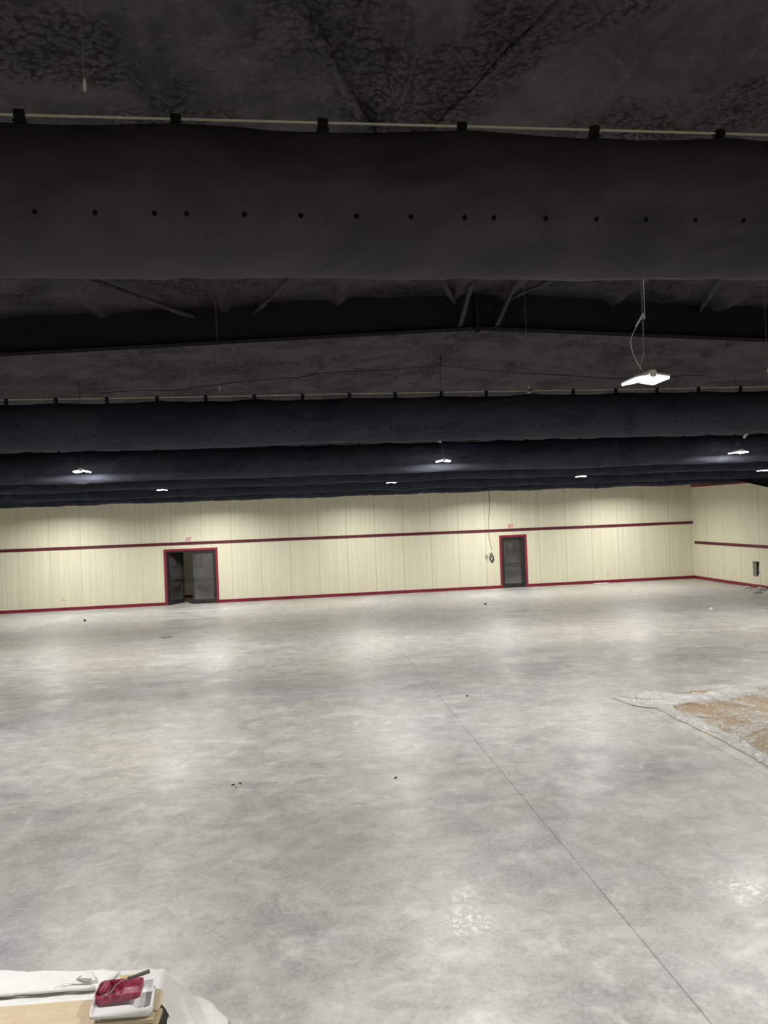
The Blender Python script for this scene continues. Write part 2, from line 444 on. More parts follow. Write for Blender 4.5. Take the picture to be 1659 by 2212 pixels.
# wall bits
def outlet(name, x, y, z, rz, label):
    t = empty(name, (x, y, z), rz)
    MB().box(-.045, .045, -.012, 0, -.062, .062).build('cover_plate', M_white, t, bevel=.004)
    MB().box(-.018, .018, -.015, -.011, .01, .042).box(-.018, .018, -.015, -.011, -.042, -.01).build('socket', M_grey, t)
    tag(t, label, 'outlet')
outlet('wall_outlet', 13.82, D, .44, 0, 'white outlet low on the far wall, right of the single door')
outlet('wall_outlet', -9.12, D, .47, 0, 'white outlet low on the far wall, left of the double door')
outlet('wall_outlet', XR, 30.4, .38, -PI / 2, 'white outlet on the right wall, nearer the room corner')
outlet('wall_outlet', XR, 29.2, .42, -PI / 2, 'white outlet on the right wall, nearer the duct opening')
# loose electrical cable hanging on the far wall
mb = MB()
pts = []
for i in range(40):
    s = i / 39; z = 4.4 - 2.75 * s
    pts.append((8.50 + .07 * math.sin(s * 7) + .06 * s, D - .02 - .012 * math.sin(s * 5), z))
mb.tube(pts, .008, 6)
for k in range(5):
    cx = 8.56; cz = 1.36; r = [(.075, .17), (.06, .2), (.085, .14), (.05, .16), (.07, .12)][k]
    lp = [(cx + r[0] * math.cos(a) + .01 * k, D - .03 - .006 * k, cz + r[1] * math.sin(a) - .02 * k) for a in [i * 2 * PI / 20 for i in range(21)]]
    mb.tube(lp, .008, 6)
tag(mb.build('dangling_cable', M_blackcable, smooth=True), 'dark loose cable hanging down the far wall ending in a coil', 'cable')
t = empty('junction_box', (8.36, D, 1.42))
MB().box(-.05, .05, -.03, 0, -.05, .09).build('box_body', M_white, t, bevel=.004)
mb = MB()
for k in range(3):
    mb.tube([(-.03 + .03 * k, -.03, .05), (-.05 + .035 * k, -.06, .09 - .03 * k), (-.07 + .06 * k, -.05, .0 - .06 * k), (-.02 + .03 * k, -.04, -.16 - .03 * k)], .005, 5)
mb.build('bare_wires', M_blackcable, t)
tag(t, 'small white wiring box with stray wires beside the dangling cable', 'junction box')

# duct opening in the right wall
t = empty('wall_duct_opening', (XR, 26.99, .725))
MB().box(-.01, .0, -.235, -.2, -.33, .33).box(-.01, .0, .2, .235, -.33, .33).box(-.01, 0, -.2, .2, .295, .33).box(-.01, 0, -.2, .2, -.33, -.295).build('opening_edge', M_white, t)
mb = MB().box(.161, .62, -.35, -.3, -.45, .45).box(.161, .62, .3, .35, -.45, .45).box(.161, .62, -.3, .3, .4, .45).box(.161, .62, -.3, .3, -.45, -.4).box(.57, .62, -.3, .3, -.4, .4)
mb.build('cavity', simple('dim_wall_cavity', (.12, .12, .10), .8), t)
mb = MB(); pts = []
for i in range(25):
    a = 2 * PI * i / 24
    pts.append((.15 + .03 * math.sin(a), -.10 + .15 * math.cos(a), .03 + .24 * math.sin(a)))
mb.tube(pts, .02, 8)
for k in range(1, 5):
    mb.tube([(x + .06 * k, y * (1 - .02 * k) + .01 * k, z) for x, y, z in pts], .016, 8)
mb.build('flexible_duct', M_grey, t, smooth=True)
MB().box(.28, .29, -.24, .06, -.2, .26).build('duct_interior', M_blackcable, t)
MB().grid(10, 10, lambda u, v: (.04 + .05 * noise.noise(Vector((u * 5, v * 5, 0))), -.19 + .17 * u, -.29 + .17 * v * (1 - u * .9))).build('white_liner_scrap', M_white, t, smooth=True)
tag(t, 'rectangular hole in the right wall showing a curved flexible duct', 'duct opening')

# ------------------------------------------------------------------ ceiling (foam)
def arr(*segs):
    out = []
    for a, b, st in segs:
        n = max(1, round((b - a) / st)); out += [a + (b - a) * i / n for i in range(n)]
    out.append(segs[-1][1]); return out
xs = arr((XL - .1, -3.2, .6), (-3.2, 6.6, .045), (6.6, XR + .1, .5))
ys = arr((YB, 2.6, .5), (2.6, 5.6, .04), (5.6, 7.0, .12), (7.0, 13.5, .055), (13.5, D + .3, .8))
purl = [1.9 - 1.26 * k for k in range(12)] + [2.5 + 1.26 * k for k in range(12)]
def foam_z(X, Y):
    z = zc(X)
    wx = X + .05 * noise.noise(Vector((X * .7, Y * .9, 3)))
    b = 0
    for p in purl:
        d = abs(wx - p)
        if d < .3: b = max(b, .075 * math.exp(-(d / .075) ** 2) * (1 + .5 * noise.noise(Vector((p * 3, Y * 2.2, 1)))))
    n1 = noise.noise(Vector((X * 1.1, Y * .8, 0))); n2 = noise.noise(Vector((X * 4.3, Y * 3.2, 5))); n3 = noise.noise(Vector((X * 11, Y * 9, 9)))
    n4 = max(0, noise.noise(Vector((X * .9, Y * .9, 20))) + .05)
    return z - b - .028 * n1 - .020 * n2 - (.008 + .045 * n4) * abs(n3)
mb = MB()
nx = len(xs)
for Y in ys:
    for X in xs: mb.v.append((X, Y, foam_z(X, Y)))
for j in range(len(ys) - 1):
    for i in range(nx - 1):
        a = j * nx + i; mb.f.append((a, a + 1, a + nx + 1, a + nx))
tag(mb.build('ceiling', M_foam, smooth=True), 'low gabled ceiling sprayed with black lumpy foam', 'ceiling', kind='structure')

# roof frames
def frame(Y, label, detail):
    t = empty('roof_beam', (0, Y, 0)); tag(t, label, 'beam', kind='structure')
    def zb(X):
        a = abs(X - RX); z = 5.475 - .047 * a
        if a > 8.9: z -= (a - 8.9) * .193
        return z
    X = [XL + .25, -12, RX - 8.9, -5, 0, RX, 5, 8, RX + 8.9, 14, 15.6, 17.3]
    mb = MB()
    for s in (-.006, .006):
        pass
    n = len(mb.v)
    for x in X: mb.v += [(x, 0, zb(x)), (x, 0, zc(x) + .1), (x, .012, zb(x)), (x, .012, zc(x) + .1)]
    for i in range(len(X) - 1):
        a = 4 * i; b = a + 4
        mb.f += [(a, b, b + 1, a + 1), (a + 2, a + 3, b + 3, b + 2)]
    mb.build('web', M_beam, t)
    mb = MB()
    for x in X:
        z = zb(x); mb.v += [(x, -.075, z), (x, .085, z), (x, -.075, z - .014), (x, .085, z - .014)]
    for i in range(len(X) - 1):
        a = 4 * i; b = a + 4
        mb.f += [(a, b, b + 1, a + 1), (a + 2, a + 3, b + 3, b + 2), (a, a + 2, b + 2, b), (a + 1, b + 1, b + 3, a + 3)]
    mb.build('bottom_flange', M_flange, t)
    MB().box(17.3, 17.8, -.09, .1, 0, 3.9).box(XL + .05, XL + .4, -.09, .1, 0, 4.6).build('column', M_beam, t)
    if detail:
        def bar(p, q, w):
            p, q = Vector(p), Vector(q); d = (q - p); Lg = d.length
            R = d.to_track_quat('Z', 'Y').to_matrix().to_4x4(); M = Matrix.Translation(p) @ R
            return MB().box(-w / 2, w / 2, -.004, .004, 0, Lg, M).box(-w / 2, -w / 2 + .006, -.03, 0, 0, Lg, M)
        bar((1.955, -.07, 5.47), (1.97, -.60, 5.78), .052).build('flange_brace', M_brace, t)
        bar((2.375, -.07, 5.47), (2.44, -.60, 5.78), .052).build('flange_brace', M_brace, t)
        MB().box(2.135, 2.175, -.08, .0, 5.40, 5.83).build('ridge_plate', M_beam, t)
    return t
frame(8.2, 'black tapered steel roof beam nearest the viewer, peaked at the ridge', True)
frame(15.9, 'black steel roof beam midway down the hall, mostly hidden', False)
frame(23.6, 'black steel roof beam with sloping haunch by the right wall', False)
frame(.4, 'black steel roof beam above the viewer', False)

def rod(p, q, r, label):
    p, q = Vector(p), Vector(q); n = int((q - p).length / .05)
    pts = []; rs = []
    for i in range(n + 1):
        s = i / n; v = p.lerp(q, s)
        k = noise.noise(v * 5)
        pts.append((v.x + .012 * noise.noise(v * 3), v.y, v.z)); rs.append(r * (1 + .35 * k + .25 * noise.noise(v * 14)))
    o = MB().tube(pts, rs, 9).build('roof_brace_rod', M_foam, smooth=True)
    tag(o, label, 'brace')
rod((-.28, 2.15, 5.66), (1.92, 8.19, 5.75), .030, 'foam-coated diagonal roof rod running down toward the ridge braces')
rod((1.72, 2.0, 5.74), (-.30, 8.19, 5.63), .024, 'foam-coated diagonal roof rod crossing the first one behind the near duct')
rod((-3.4, 3.6, 5.50), (-.93, 8.19, 5.60), .028, 'foam-coated diagonal roof rod left of the thin hanger wire')
rod((3.2, 3.9, 5.70), (4.83, 8.19, 5.64), .024, 'foam-coated diagonal roof rod right of the nearest light')
rod((3.0, 6.7, 5.75), (2.47, 8.19, 5.755), .020, 'short foam-coated rod meeting the right ridge brace')

# ------------------------------------------------------------------ fabric ducts
def duct(name_lab, Y, z, r, zcab, seam, xfine, clips, step=.05, cable_lab=None, bright=1.0, amp=1.0, holes=True):
    t = empty('fabric_duct', (0, Y, z)); tag(t, name_lab, 'air duct', 'black fabric ducts hung across the hall')
    xs = arr((-12.9, xfine[0], .3), (xfine[0], xfine[1], step), (xfine[1], 17.7, .3))
    n = 56; mb = MB(); uvs = []
    for X in xs:
        s = (X - seam) % .955; s = min(s, .955 - s)           # distance to radial seam
        c2 = abs(((X - seam) % .4775)); c2 = min(c2, .4775 - c2)
        for k in range(n):
            a = 2 * PI * k / n                                 # 0 = top, going toward the viewer
            sag = math.cos(a)
            up = max(0, sag)
            dz = amp * (.013 * math.exp(-(s / .2) ** 2) + .004 * math.exp(-(c2 / .06) ** 2)) * up ** 3
            bot = max(0, -sag)
            dz += amp * (.006 * math.exp(-(s / .05) ** 2) + .004 * math.sin(X * 2.3 + Y)) * bot ** 3
            q = Vector((X * .9, math.sin(a) * r * 5 + Y, math.cos(a) * r * 4))
            wr = amp * (.0075 * noise.noise(q) + .0040 * noise.noise(Vector((X * 2.6 + a * 1.3, a * 2.4, Y))) + .0022 * noise.noise(Vector((X * 5 - a * 3, a * 5, Y + 7))))
            cz = noise.noise(Vector((X * 1.5 + a * 1.1, a * .8 - X * .6, Y + 30))); cz2 = noise.noise(Vector((X * 1.3 - a * 1.4, a * .7 + X * .5, Y + 50)))
            wr += amp * .017 * (max(0, 1 - abs(cz) * 9) * .5 + max(0, 1 - abs(cz2) * 9) * .4) * (.5 + noise.noise(Vector((X * .8, a, Y + 3))))
            rr = r + wr
            mb.v.append((X, -math.sin(a) * rr, math.cos(a) * rr + dz))
    m = len(xs)
    for i in range(m - 1):
        for k in range(n):
            a = i * n + k; b = i * n + (k + 1) % n
            mb.f.append((a, b, b + n, a + n))
    me = bpy.data.meshes.new('fabric_tube'); me.from_pydata(mb.v, [], mb.f)
    ul = me.uv_layers.new(name='UVMap')
    for p in me.polygons:
        p.use_smooth = True
        for li, vi in zip(p.loop_indices, p.vertices):
            i, k = divmod(vi, n)
            kk = k
            if k == 0 and any((v % n) == n - 1 for v in p.vertices): kk = n
            ul.data[li].uv = (xs[i], r * 2 * PI * kk / n)
    hole = 90 + 28 if holes else 0
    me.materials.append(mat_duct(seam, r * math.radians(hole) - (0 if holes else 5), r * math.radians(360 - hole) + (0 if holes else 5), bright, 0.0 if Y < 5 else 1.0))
    o = bpy.data.objects.new('fabric_tube', me); COL.objects.link(o); o.parent = t
    # end caps
    for X in (-12.9, 17.7):
        MB().tube([(X - .02, 0, 0), (X + .02, 0, 0)], r, 32).build('end_cap', M_clip, t, smooth=False)
    h = zcab - z
    first = None
    for i, X in enumerate(clips):
        s = (X - seam) % .955; s = min(s, .955 - s)
        if first is None:
            mb = MB()
            top = r + .002
            mb.box(-.016, .016, -.007, .007, top - .004, h + .008)
            mb.box(-.017, .017, -.013, .013, h - .012, h + .012)
            mb.box(-.021, .021, -.012, .012, h - .03, h - .019)
            first = mb.build('hanger_clip', M_clip, t, bevel=.002); first.location = (X, 0, 0); c = first
        else:
            c = first.copy(); COL.objects.link(c); c.location = (X, 0, 0)
        c.rotation_euler = (0, random.uniform(-.04, .04), random.uniform(-.1, .1))
    # its cable
    mb = MB(); pts = [(x, Y, zcab + .002 * math.sin(x * 1.3)) for x in arr((-13.3, 17.8, .5))]
    mb.tube(pts, .0045 if Y < 5 else .006, 8)
    tag(mb.build('suspension_cable', M_cable, smooth=True), cable_lab, 'cable', 'pale cables carrying the ducts')
    return t
H = 3.425
def clipx(x0, st, n): return [x0 + st * i for i in range(n)]
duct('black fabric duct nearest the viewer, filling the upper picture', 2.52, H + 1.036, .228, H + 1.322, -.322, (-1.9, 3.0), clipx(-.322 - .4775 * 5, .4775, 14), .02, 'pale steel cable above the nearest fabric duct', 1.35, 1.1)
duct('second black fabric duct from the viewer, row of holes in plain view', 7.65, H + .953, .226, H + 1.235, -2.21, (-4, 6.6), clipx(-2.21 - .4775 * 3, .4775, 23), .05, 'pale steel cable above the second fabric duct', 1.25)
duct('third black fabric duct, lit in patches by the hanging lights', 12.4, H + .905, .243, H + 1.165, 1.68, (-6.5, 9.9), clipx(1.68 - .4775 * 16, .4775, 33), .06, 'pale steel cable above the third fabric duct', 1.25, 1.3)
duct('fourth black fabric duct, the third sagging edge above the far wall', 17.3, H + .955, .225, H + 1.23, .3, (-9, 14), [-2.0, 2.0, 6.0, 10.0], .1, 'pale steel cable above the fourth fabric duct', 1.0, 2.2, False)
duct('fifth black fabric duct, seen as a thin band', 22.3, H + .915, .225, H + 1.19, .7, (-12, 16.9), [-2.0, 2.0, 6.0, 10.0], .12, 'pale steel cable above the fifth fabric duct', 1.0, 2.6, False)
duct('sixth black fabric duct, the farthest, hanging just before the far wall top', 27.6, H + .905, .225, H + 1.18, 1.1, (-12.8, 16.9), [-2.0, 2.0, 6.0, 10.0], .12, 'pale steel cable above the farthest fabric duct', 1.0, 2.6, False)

def hanger(X, Y, z0, zfit, label, r=.0022):
    t = empty('hanger_wire', (X, Y, z0)); tag(t, label, 'wire')
    MB().tube([(0, 0, 0), (-.012, 0, zc(X) - z0 - .01)], r, 6).build('steel_wire', M_wire, t)
    MB().tube([(0, 0, zfit - z0 - .022), (0, 0, zfit - z0 - .008), (0, 0, zfit - z0 + .008), (0, 0, zfit - z0 + .022)], [.0035, .006, .006, .003] if Y < 5 else [.006, .009, .009, .005], 8).build('cable_gripper', M_white, t, smooth=True)
hanger(-.606, 2.52, H + 1.33, 4.849, 'thin hanger wire with a white gripper above the nearest duct', .0012)
hanger(-.646, 7.65, H + 1.24, 4.742, 'thin hanger wire holding the second duct, left of the ridge')
hanger(2.56, 7.65, H + 1.24, 4.70, 'thin hanger wire holding the second duct, just right of the ridge')
hanger(5.29, 7.65, H + 1.24, 4.842, 'thin hanger wire holding the second duct at the right edge')

def tagcard(X, Y, z, w, h, rot, label):
    o = MB().box(-w / 2, w / 2, -.002, .002, -h / 2, h / 2).build('paper_tag', M_white, loc=(X, Y, z))
    o.rotation_euler = (0, rot, 0); tag(o, label, 'tag')
tagcard(2.545, 7.60, 4.632, .045, .024, -.35, 'small white tag under the second duct cable, right of the ridge')
tagcard(2.50, 12.1, 4.575, .05, .05, .2, 'small white square tag above the central hanging light')
tagcard(7.90, 12.1, 4.535, .045, .11, .75, 'small white slanted tag above the right hanging light')

# black wire drooping along the ceiling
ctl = [(-2.6, 5.27), (-2.1, 5.30), (-1.6, 5.29), (-1.0, 5.36), (-.43, 5.42), (.2, 5.45), (.6, 5.515), (1.5, 5.545), (2.33, 5.60), (3.0, 5.52), (3.45, 5.475), (4.2, 5.43), (5.07, 5.36), (6.5, 5.4)]
mb = MB(); pts = []
for (a, b), (c, d) in zip(ctl[:-1], ctl[1:]):
    for i in range(6):
        s = i / 6; pts.append((a + (c - a) * s, 11.0, b + (d - b) * s + .004 * math.sin(s * PI)))
mb.tube(pts + [(6.5, 11.0, 5.4)], .007, 6)
mb.tube([(2.33, 11.0, 5.6), (2.335, 11.0, 5.75)], .008, 6)
tag(mb.build('drooping_wire', M_blackcable, smooth=True), 'black wire drooping along the foam ceiling beyond the beam', 'wire')

# ------------------------------------------------------------------ high bay lights
def make_light():
    t = empty('hanging_light')
    # housing: central driver channel and two angled reflector wings
    mb = MB().box(-.022, .022, -.125, .125, .0, .045)
    for s in (-1, 1):
        M = Matrix.Translation((s * .066, 0, .0)) @ Matrix.Rotation(s * .16, 4, 'Y')
        mb.box(-.044, .044, -.125, .125, .004, .018, M)
    mb.build('housing', M_body, t, bevel=.003)
    for s in (-1, 1):
        M = Matrix.Translation((s * .066, 0, .0)) @ Matrix.Rotation(s * .16, 4, 'Y')
        MB().box(-.042, .042, -.12, .12, -.008, .003, M).build('led_board', M_led, t)
    mb = MB()
    mb.tube([(0, -.1, .045), (0, -.05, .12), (0, 0, .19)], .003, 5).tube([(0, .1, .045), (0, .05, .12), (0, 0, .19)], .003, 5)
    mb.build('hook_wire', M_wire, t)
    ld = bpy.data.lights.new('lamp', 'AREA'); ld.shape = 'RECTANGLE'; ld.size = .24; ld.size_y = .24
    ld.energy = POW; ld.color = (1.0, .975, .93)
    lo = bpy.data.objects.new('lamp', ld); COL.objects.link(lo); lo.parent = t; lo.location = (0, 0, -.012)
    return t
POW = 118.0
proto = make_light()
def chain(t, length, y=0.0):
    mb = MB(); n = int(length / .032)
    for i in range(n):
        z = .19 + .032 * i; a = PI / 2 * (i % 2)
        lp = []
        for k in range(9):
            b = 2 * PI * k / 8; w = .006 * math.cos(b); h = .018 * math.sin(b)
            lp.append((w * math.cos(a), w * math.sin(a), z + h))
        mb.tube(lp, .0018, 4, cap=False)
    mb.build('hanging_chain', M_grey if abs(t.location.y - 4.6) < .1 else M_brace, t)
def cord(t, top, detailed):
    if detailed:
        P = [(.01, 0, top), (.015, 0, .5), (.0, 0, .42), (-.055, 0, .33), (-.085, 0, .255), (-.075, 0, .18), (-.05, 0, .12), (-.01, 0, .05)]
    else:
        P = [(.01, 0, top), (.0, .0, .55), (-.02, 0, .40), (-.05, 0, .25), (-.02, 0, .05)]
    mb = MB(); pts = []
    for i in range(len(P) - 1):
        p0 = P[max(i - 1, 0)]; p1 = P[i]; p2 = P[i + 1]; p3 = P[min(i + 2, len(P) - 1)]
        for k in range(6):
            s = k / 6
            pts.append(tuple(.5 * ((2 * p1[j]) + (-p0[j] + p2[j]) * s + (2 * p0[j] - 5 * p1[j] + 4 * p2[j] - p3[j]) * s * s + (-p0[j] + 3 * p1[j] - 3 * p2[j] + p3[j]) * s ** 3) for j in range(3)))
    pts.append(P[-1]); mb.tube(pts, .0028, 6); c = mb.build('power_cord', M_white if detailed else M_blackcable, t, smooth=True)
    if detailed:
        MB().tube([(-.05, -.01, .35), (.0, -.01, .43)], .0065, 8).build('sensor_tube', M_white, c)
LZ = H + .80
rows = [
 (4.6, [(-3.1, 'LED light in the row nearest the viewer, off to the left'), (2.32, 'large glaring LED high bay light hanging nearest, between the first two ducts'), (7.7, 'LED light in the nearest row, off to the right')]),
 (11.75, [(-8.6, 'LED light far left of the second row, out of the picture'), (-3.07, 'glaring LED light at left, in front of the third duct'), (2.47, 'glaring LED light in the middle, in front of the third duct'), (7.53, 'glaring LED light at right, in front of the third duct'), (13.0, 'LED light in the second row beyond the right edge')]),
 (19.5, [(-8.6, 'LED light left of the third row, out of the picture'), (-3.17, 'small distant LED light above the open double door'), (2.69, 'small distant LED light above the middle of the far wall'), (7.89, 'small distant LED light peeking out left of the far right corner'), (13.22, 'distant LED light at the right edge of the picture')]),
 (28.9, [(-8.8, 'LED light by the far wall at left, hidden behind the last duct'), (-3.0, 'LED light by the far wall near the double door, hidden behind the last duct'), (2.7, 'LED light by the middle of the far wall, hidden behind the last duct'), (8.3, 'LED light by the far wall near the single door, hidden behind the last duct'), (13.9, 'LED light by the far right corner, hidden behind the last duct')]),
 (-2.9, [(-8.0, 'LED light behind the viewer at far left'), (-3.0, 'LED light behind the viewer at left'), (2.4, 'LED light behind the viewer in the middle'), (7.7, 'LED light behind the viewer at right')]),
]
used = False
for Y, lst in rows:
    for X, lab in lst:
        if not used: t = proto; used = True
        else: t = copy_tree(proto)
        t.location = (X, Y, LZ); tag(t, lab, 'light', 'LED high bay lights hanging from the ceiling')
        for ch in t.children:
            if ch.type == 'LIGHT':
                ch.data = ch.data.copy()
                ch.data.spread = math.radians(180 if Y < 12 and Y > 0 else 160)
                ch.data.energy = POW * (1.3 if Y > 28 else 1.0) * (.7 if (Y > 28 and abs(X - 2.7) < .1) else 1.0) * (1.0 if Y > 0 else .8)
        t.rotation_euler.z = random.uniform(-.08, .08)
for t in [o for o in COL.objects if o.name.startswith('hanging_light')]:
    top = zc(t.location.x) - LZ
    if -3 < t.location.y < 25:
        chain(t, top - .2); cord(t, top, abs(t.location.y - 4.6) < .1 and abs(t.location.x - 2.32) < .1)

# ------------------------------------------------------------------ left foreground pile
# milky sheet draped over a low stack
def drape():
    x0, x1, y0, y1 = -3.2, -.95, 4.15, 5.15
    def fn(u, v):
        X = -3.7 + u * 3.35; Y = 3.7 + v * 2.35
        top1 = y1 - .12 * (X + .99) * .6
        dx = max(x0 - X, X - x1, 0); dy = max(y0 - Y, Y - top1, 0); d = math.hypot(dx, dy)
        an = math.atan2(dy, dx) if d > 0 else 0
        fold = .06 * noise.noise(Vector((X * 5, Y * 5, 0))) + .035 * math.sin(an * 9 + X * 6 + Y * 5) * min(1, d / .12)
        dd = max(0, d + fold * min(1, d / .08))
        z = .45 - .45 * (1 - math.exp(-(dd / .20) ** 1.6)) if d > 0 else .45
        z += .012 * noise.noise(Vector((X * 4, Y * 4, 4))) + .006 * noise.noise(Vector((X * 12, Y * 12, 4)))
        lim = .40 + .02 * math.sin(an * 7)
        if d > lim:
            nx_ = min(max(X, x0), x1); ny_ = min(max(Y, y0), top1); X = nx_ + (X - nx_) * lim / d; Y = ny_ + (Y - ny_) * lim / d
        return (X, Y, max(.006 + .004 * noise.noise(Vector((X * 9, Y * 9, 1))), z))
    def keep(p):
        X, Y, _ = p; top1 = y1 - .12 * (X + .99) * .6
        if X < -.86 and Y < 4.80: return False
        dx = max(x0 - X, X - x1, 0); dy = max(y0 - Y, Y - top1, 0)
        return True
    o = MB().grid(270, 190, fn, keep).build('drop_sheet', M_drop, smooth=True)
    tag(o, 'milky white plastic drop sheet draped over a low stack at bottom left', 'drop sheet')
drape()
def slab(name, mat, poly, z, th, label, cat, wob=.008, n=40):
    """thin crinkled sheet filling a quad (4 corners)"""
    a, b, c, d = [Vector(p) for p in poly]
    def fn(u, v):
        p = a.lerp(b, u).lerp(d.lerp(c, u), v)
        e = min(u, 1 - u, v, 1 - v)
        k = .02 * noise.noise(Vector((p.x * 7, p.y * 7, 3)))
        return (p.x + (k if e < .02 else 0), p.y + (k if e < .02 else 0), z + wob * (noise.noise(Vector((p.x * 6, p.y * 6, z))) + 1) + .3 * wob * noise.noise(Vector((p.x * 25, p.y * 25, z))))
    o = MB().grid(n, max(8, n // 2), fn).build(name, mat, smooth=True, solid=th)
    return tag(o, label, cat)
slab('foam_wrap', M_wrap, [(-3.1, 5.08), (-1.30, 4.98), (-1.21, 5.14), (-3.1, 5.50)], .462, .008, 'white foam wrap lying flat behind the paint tray', 'foam wrap', .008)
slab('foam_wrap', M_wrap, [(-3.1, 4.90), (-1.22, 4.775), (-1.28, 4.93), (-3.1, 5.05)], .458, .008, 'white foam wrap strip between the cartons and the rear wrap', 'foam wrap', .006)
# curled lip and tear
mb = MB(); pts = [(-3.0 + i * .045, 5.06 - .0022 * i + .008 * noise.noise(Vector((i * .3, 0, 0))) - .0002 * i, .485) for i in range(38)]
mb.tube(pts, [.013 * (1 + .4 * noise.noise(Vector((i * .5, 2, 0)))) for i in range(38)], 8)
tag(mb.build('rolled_wrap_edge', M_wrap, smooth=True), 'rolled white wrap edge forming a ridge across the pile', 'foam wrap')
mb = MB().grid(12, 8, lambda u, v: (-1.60 + .22 * u + .04 * v, 5.0 + .10 * u * (1 - v) + .03 * v, .487 + .022 * u * (1 - v) + .006 * math.sin(u * 9)))
tag(mb.build('torn_wrap_scrap', M_wrap, smooth=True, solid=.003), 'torn upturned scrap of white wrap on the pile', 'wrap scrap')
mb = MB().box(-.005, .09, -.02, .02, 0, .008)
o = mb.build('grey_wood_sliver', simple('weathered_grey', (.33, .33, .31), .7), loc=(-1.46, 5.07, .492)); o.rotation_euler = (0, 0, -.5)
tag(o, 'thin grey sliver lying in the tear of the white wrap', 'sliver')

# cartons
t = MB().box(-1.2, 0, -.115, .115, 0, .323).build('large_carton', M_card, bevel=.004, loc=(-.93, 4.585, 0)); t.rotation_euler = (0, 0, -.06)
tag(t, 'large tan carton at the bottom of the flat carton stack', 'carton')
pc = None
labs = ['lowest', 'second lowest', 'third lowest', 'fourth lowest', 'fifth lowest', 'third from the top', 'second from the top', 'topmost']
for i in range(8):
    if pc is None:
        pc = empty('flat_carton')
        MB().box(-1.35, 0, -.115, .115, .0015, .0275).build('carton_body', M_card, pc, bevel=.002)
        MB().box(-.002, .0015, -.11, .11, .004, .025).build('open_end', M_edge, pc)
        c = pc
    else: c = copy_tree(pc)
    c.location = (-.895 + random.uniform(-.025, .02), 4.592 + random.uniform(-.01, .01), .324 + .0285 * i)
    c.rotation_euler = (0, 0, -.06 + random.uniform(-.012, .012))
    tag(c, 'long flat tan carton, %s of the thin ones under the paint tray' % labs[i], 'carton', 'flat tan cartons under the paint tray')
ZT = .324 + .0285 * 8
o = slab('cardboard_flap', M_card, [(-1.13, 4.56), (-.868, 4.55), (-.875, 4.752), (-1.13, 4.77)], ZT + .003, .004, 'loose tan cardboard flap sticking out right of the paint tray', 'cardboard', .002, 16)
t = MB().box(-.055, .055, -.075, .075, 0, .012).build('wood_offcut', mat_card('raw_plywood', (.58, .42, .22), (.70, .53, .30)), bevel=.001, loc=(-1.135, 4.93, .50))
t.rotation_euler = (.12, 0, -.05); tag(t, 'small raw plywood offcut lying just behind the paint tray', 'wood offcut')

# paint trays
def basin(name, L, W, d_left, d_right, step, mat, parent, rim, n=(44, 34)):
    def fn(u, v):
        x = (u - .5) * L; y = (v - .5) * W
        ex = L / 2 - abs(x); ey = W / 2 - abs(y)
        # rounded corners
        cr = .03
        if ex < cr and ey < cr:
            e = cr - math.hypot(cr - ex, cr - ey)
            if e < 0:
                k = cr / math.hypot(cr - ex, cr - ey)
                x = math.copysign(L / 2 - cr + (cr - ex) * k, x); y = math.copysign(W / 2 - cr + (cr - ey) * k, y); e = 0
        else: e = min(ex, ey)
        s = u if step is None else max(0, min(1, (u - step) / .12))
        dep = d_left + (d_right - d_left) * s
        z = 0 if e < rim else -dep * min(1, (e - rim) / .012)
        return (x, y, z)
    o = MB().grid(n[0], n[1], fn).build(name, mat, parent, smooth=False)
    m = o.modifiers.new('s', 'SOLIDIFY'); m.thickness = .003; m.offset = -1
    return o
def lip(L, W, h, mat, parent, name='outer_lip'):
    cr = .03; pts = []
    for cx, cy, a0 in ((L / 2 - cr, W / 2 - cr, 0), (-L / 2 + cr, W / 2 - cr, PI / 2), (-L / 2 + cr, -W / 2 + cr, PI), (L / 2 - cr, -W / 2 + cr, 1.5 * PI)):
        for k in range(7): a = a0 + PI / 2 * k / 6; pts.append((cx + cr * math.cos(a), cy + cr * math.sin(a)))
    mb = MB(); n = len(pts)
    hh = (lambda x: h(x)) if callable(h) else (lambda x: h)
    for x, y in pts: mb.v += [(x, y, .002), (x, y, -hh(x))]
    for i in range(n): a = 2 * i; b = 2 * ((i + 1) % n); mb.f.append((a, b, b + 1, a + 1))
    return mb.build(name, mat, parent, smooth=True, solid=.003)
g = N('white_tray_plastic'); c = g.coord(); x, y, z = g.sep(c)
w1 = g.math('SINE', g.math('MULTIPLY', x, 420)); w2 = g.math('SINE', g.math('MULTIPLY', y, 420))
g.bsdf(g.mix(g.noise(c, 9), (.80, .80, .80), (.86, .86, .86)), .35, 0, .5, bump=g.math('MULTIPLY', w1, w2), bstr=.35, bdist=.004)
M_tray = g.m
tr = empty('paint_tray', (-1.083, 4.628, ZT + .062), .085)
tag(tr, 'white plastic roller tray on top of the carton stack', 'paint tray')
basin('tray_pan', .345, .285, .018, .052, .62, M_tray, tr, .008)
lip(.345, .285, lambda x: .020 if x < .04 else .05, M_tray, tr)
MB().box(-.14, -.12, -.09, .09, -.062, -.02).build('foot_rib', M_tray, tr)
MB().box(.1, .15, -.12, .12, -.062, -.05).build('foot_rib', M_tray, tr)
tr2 = empty('paint_liner', (-1.108, 4.650, ZT + .108), -.02)
tag(tr2, 'small maroon paint-coated tray sitting in the white tray', 'paint tray')
basin('liner_pan', .255, .150, .050, .022, .45, M_paint, tr2, .004, (40, 26))
lip(.255, .150, lambda x: .052 if x < .02 else .035, M_paint, tr2)
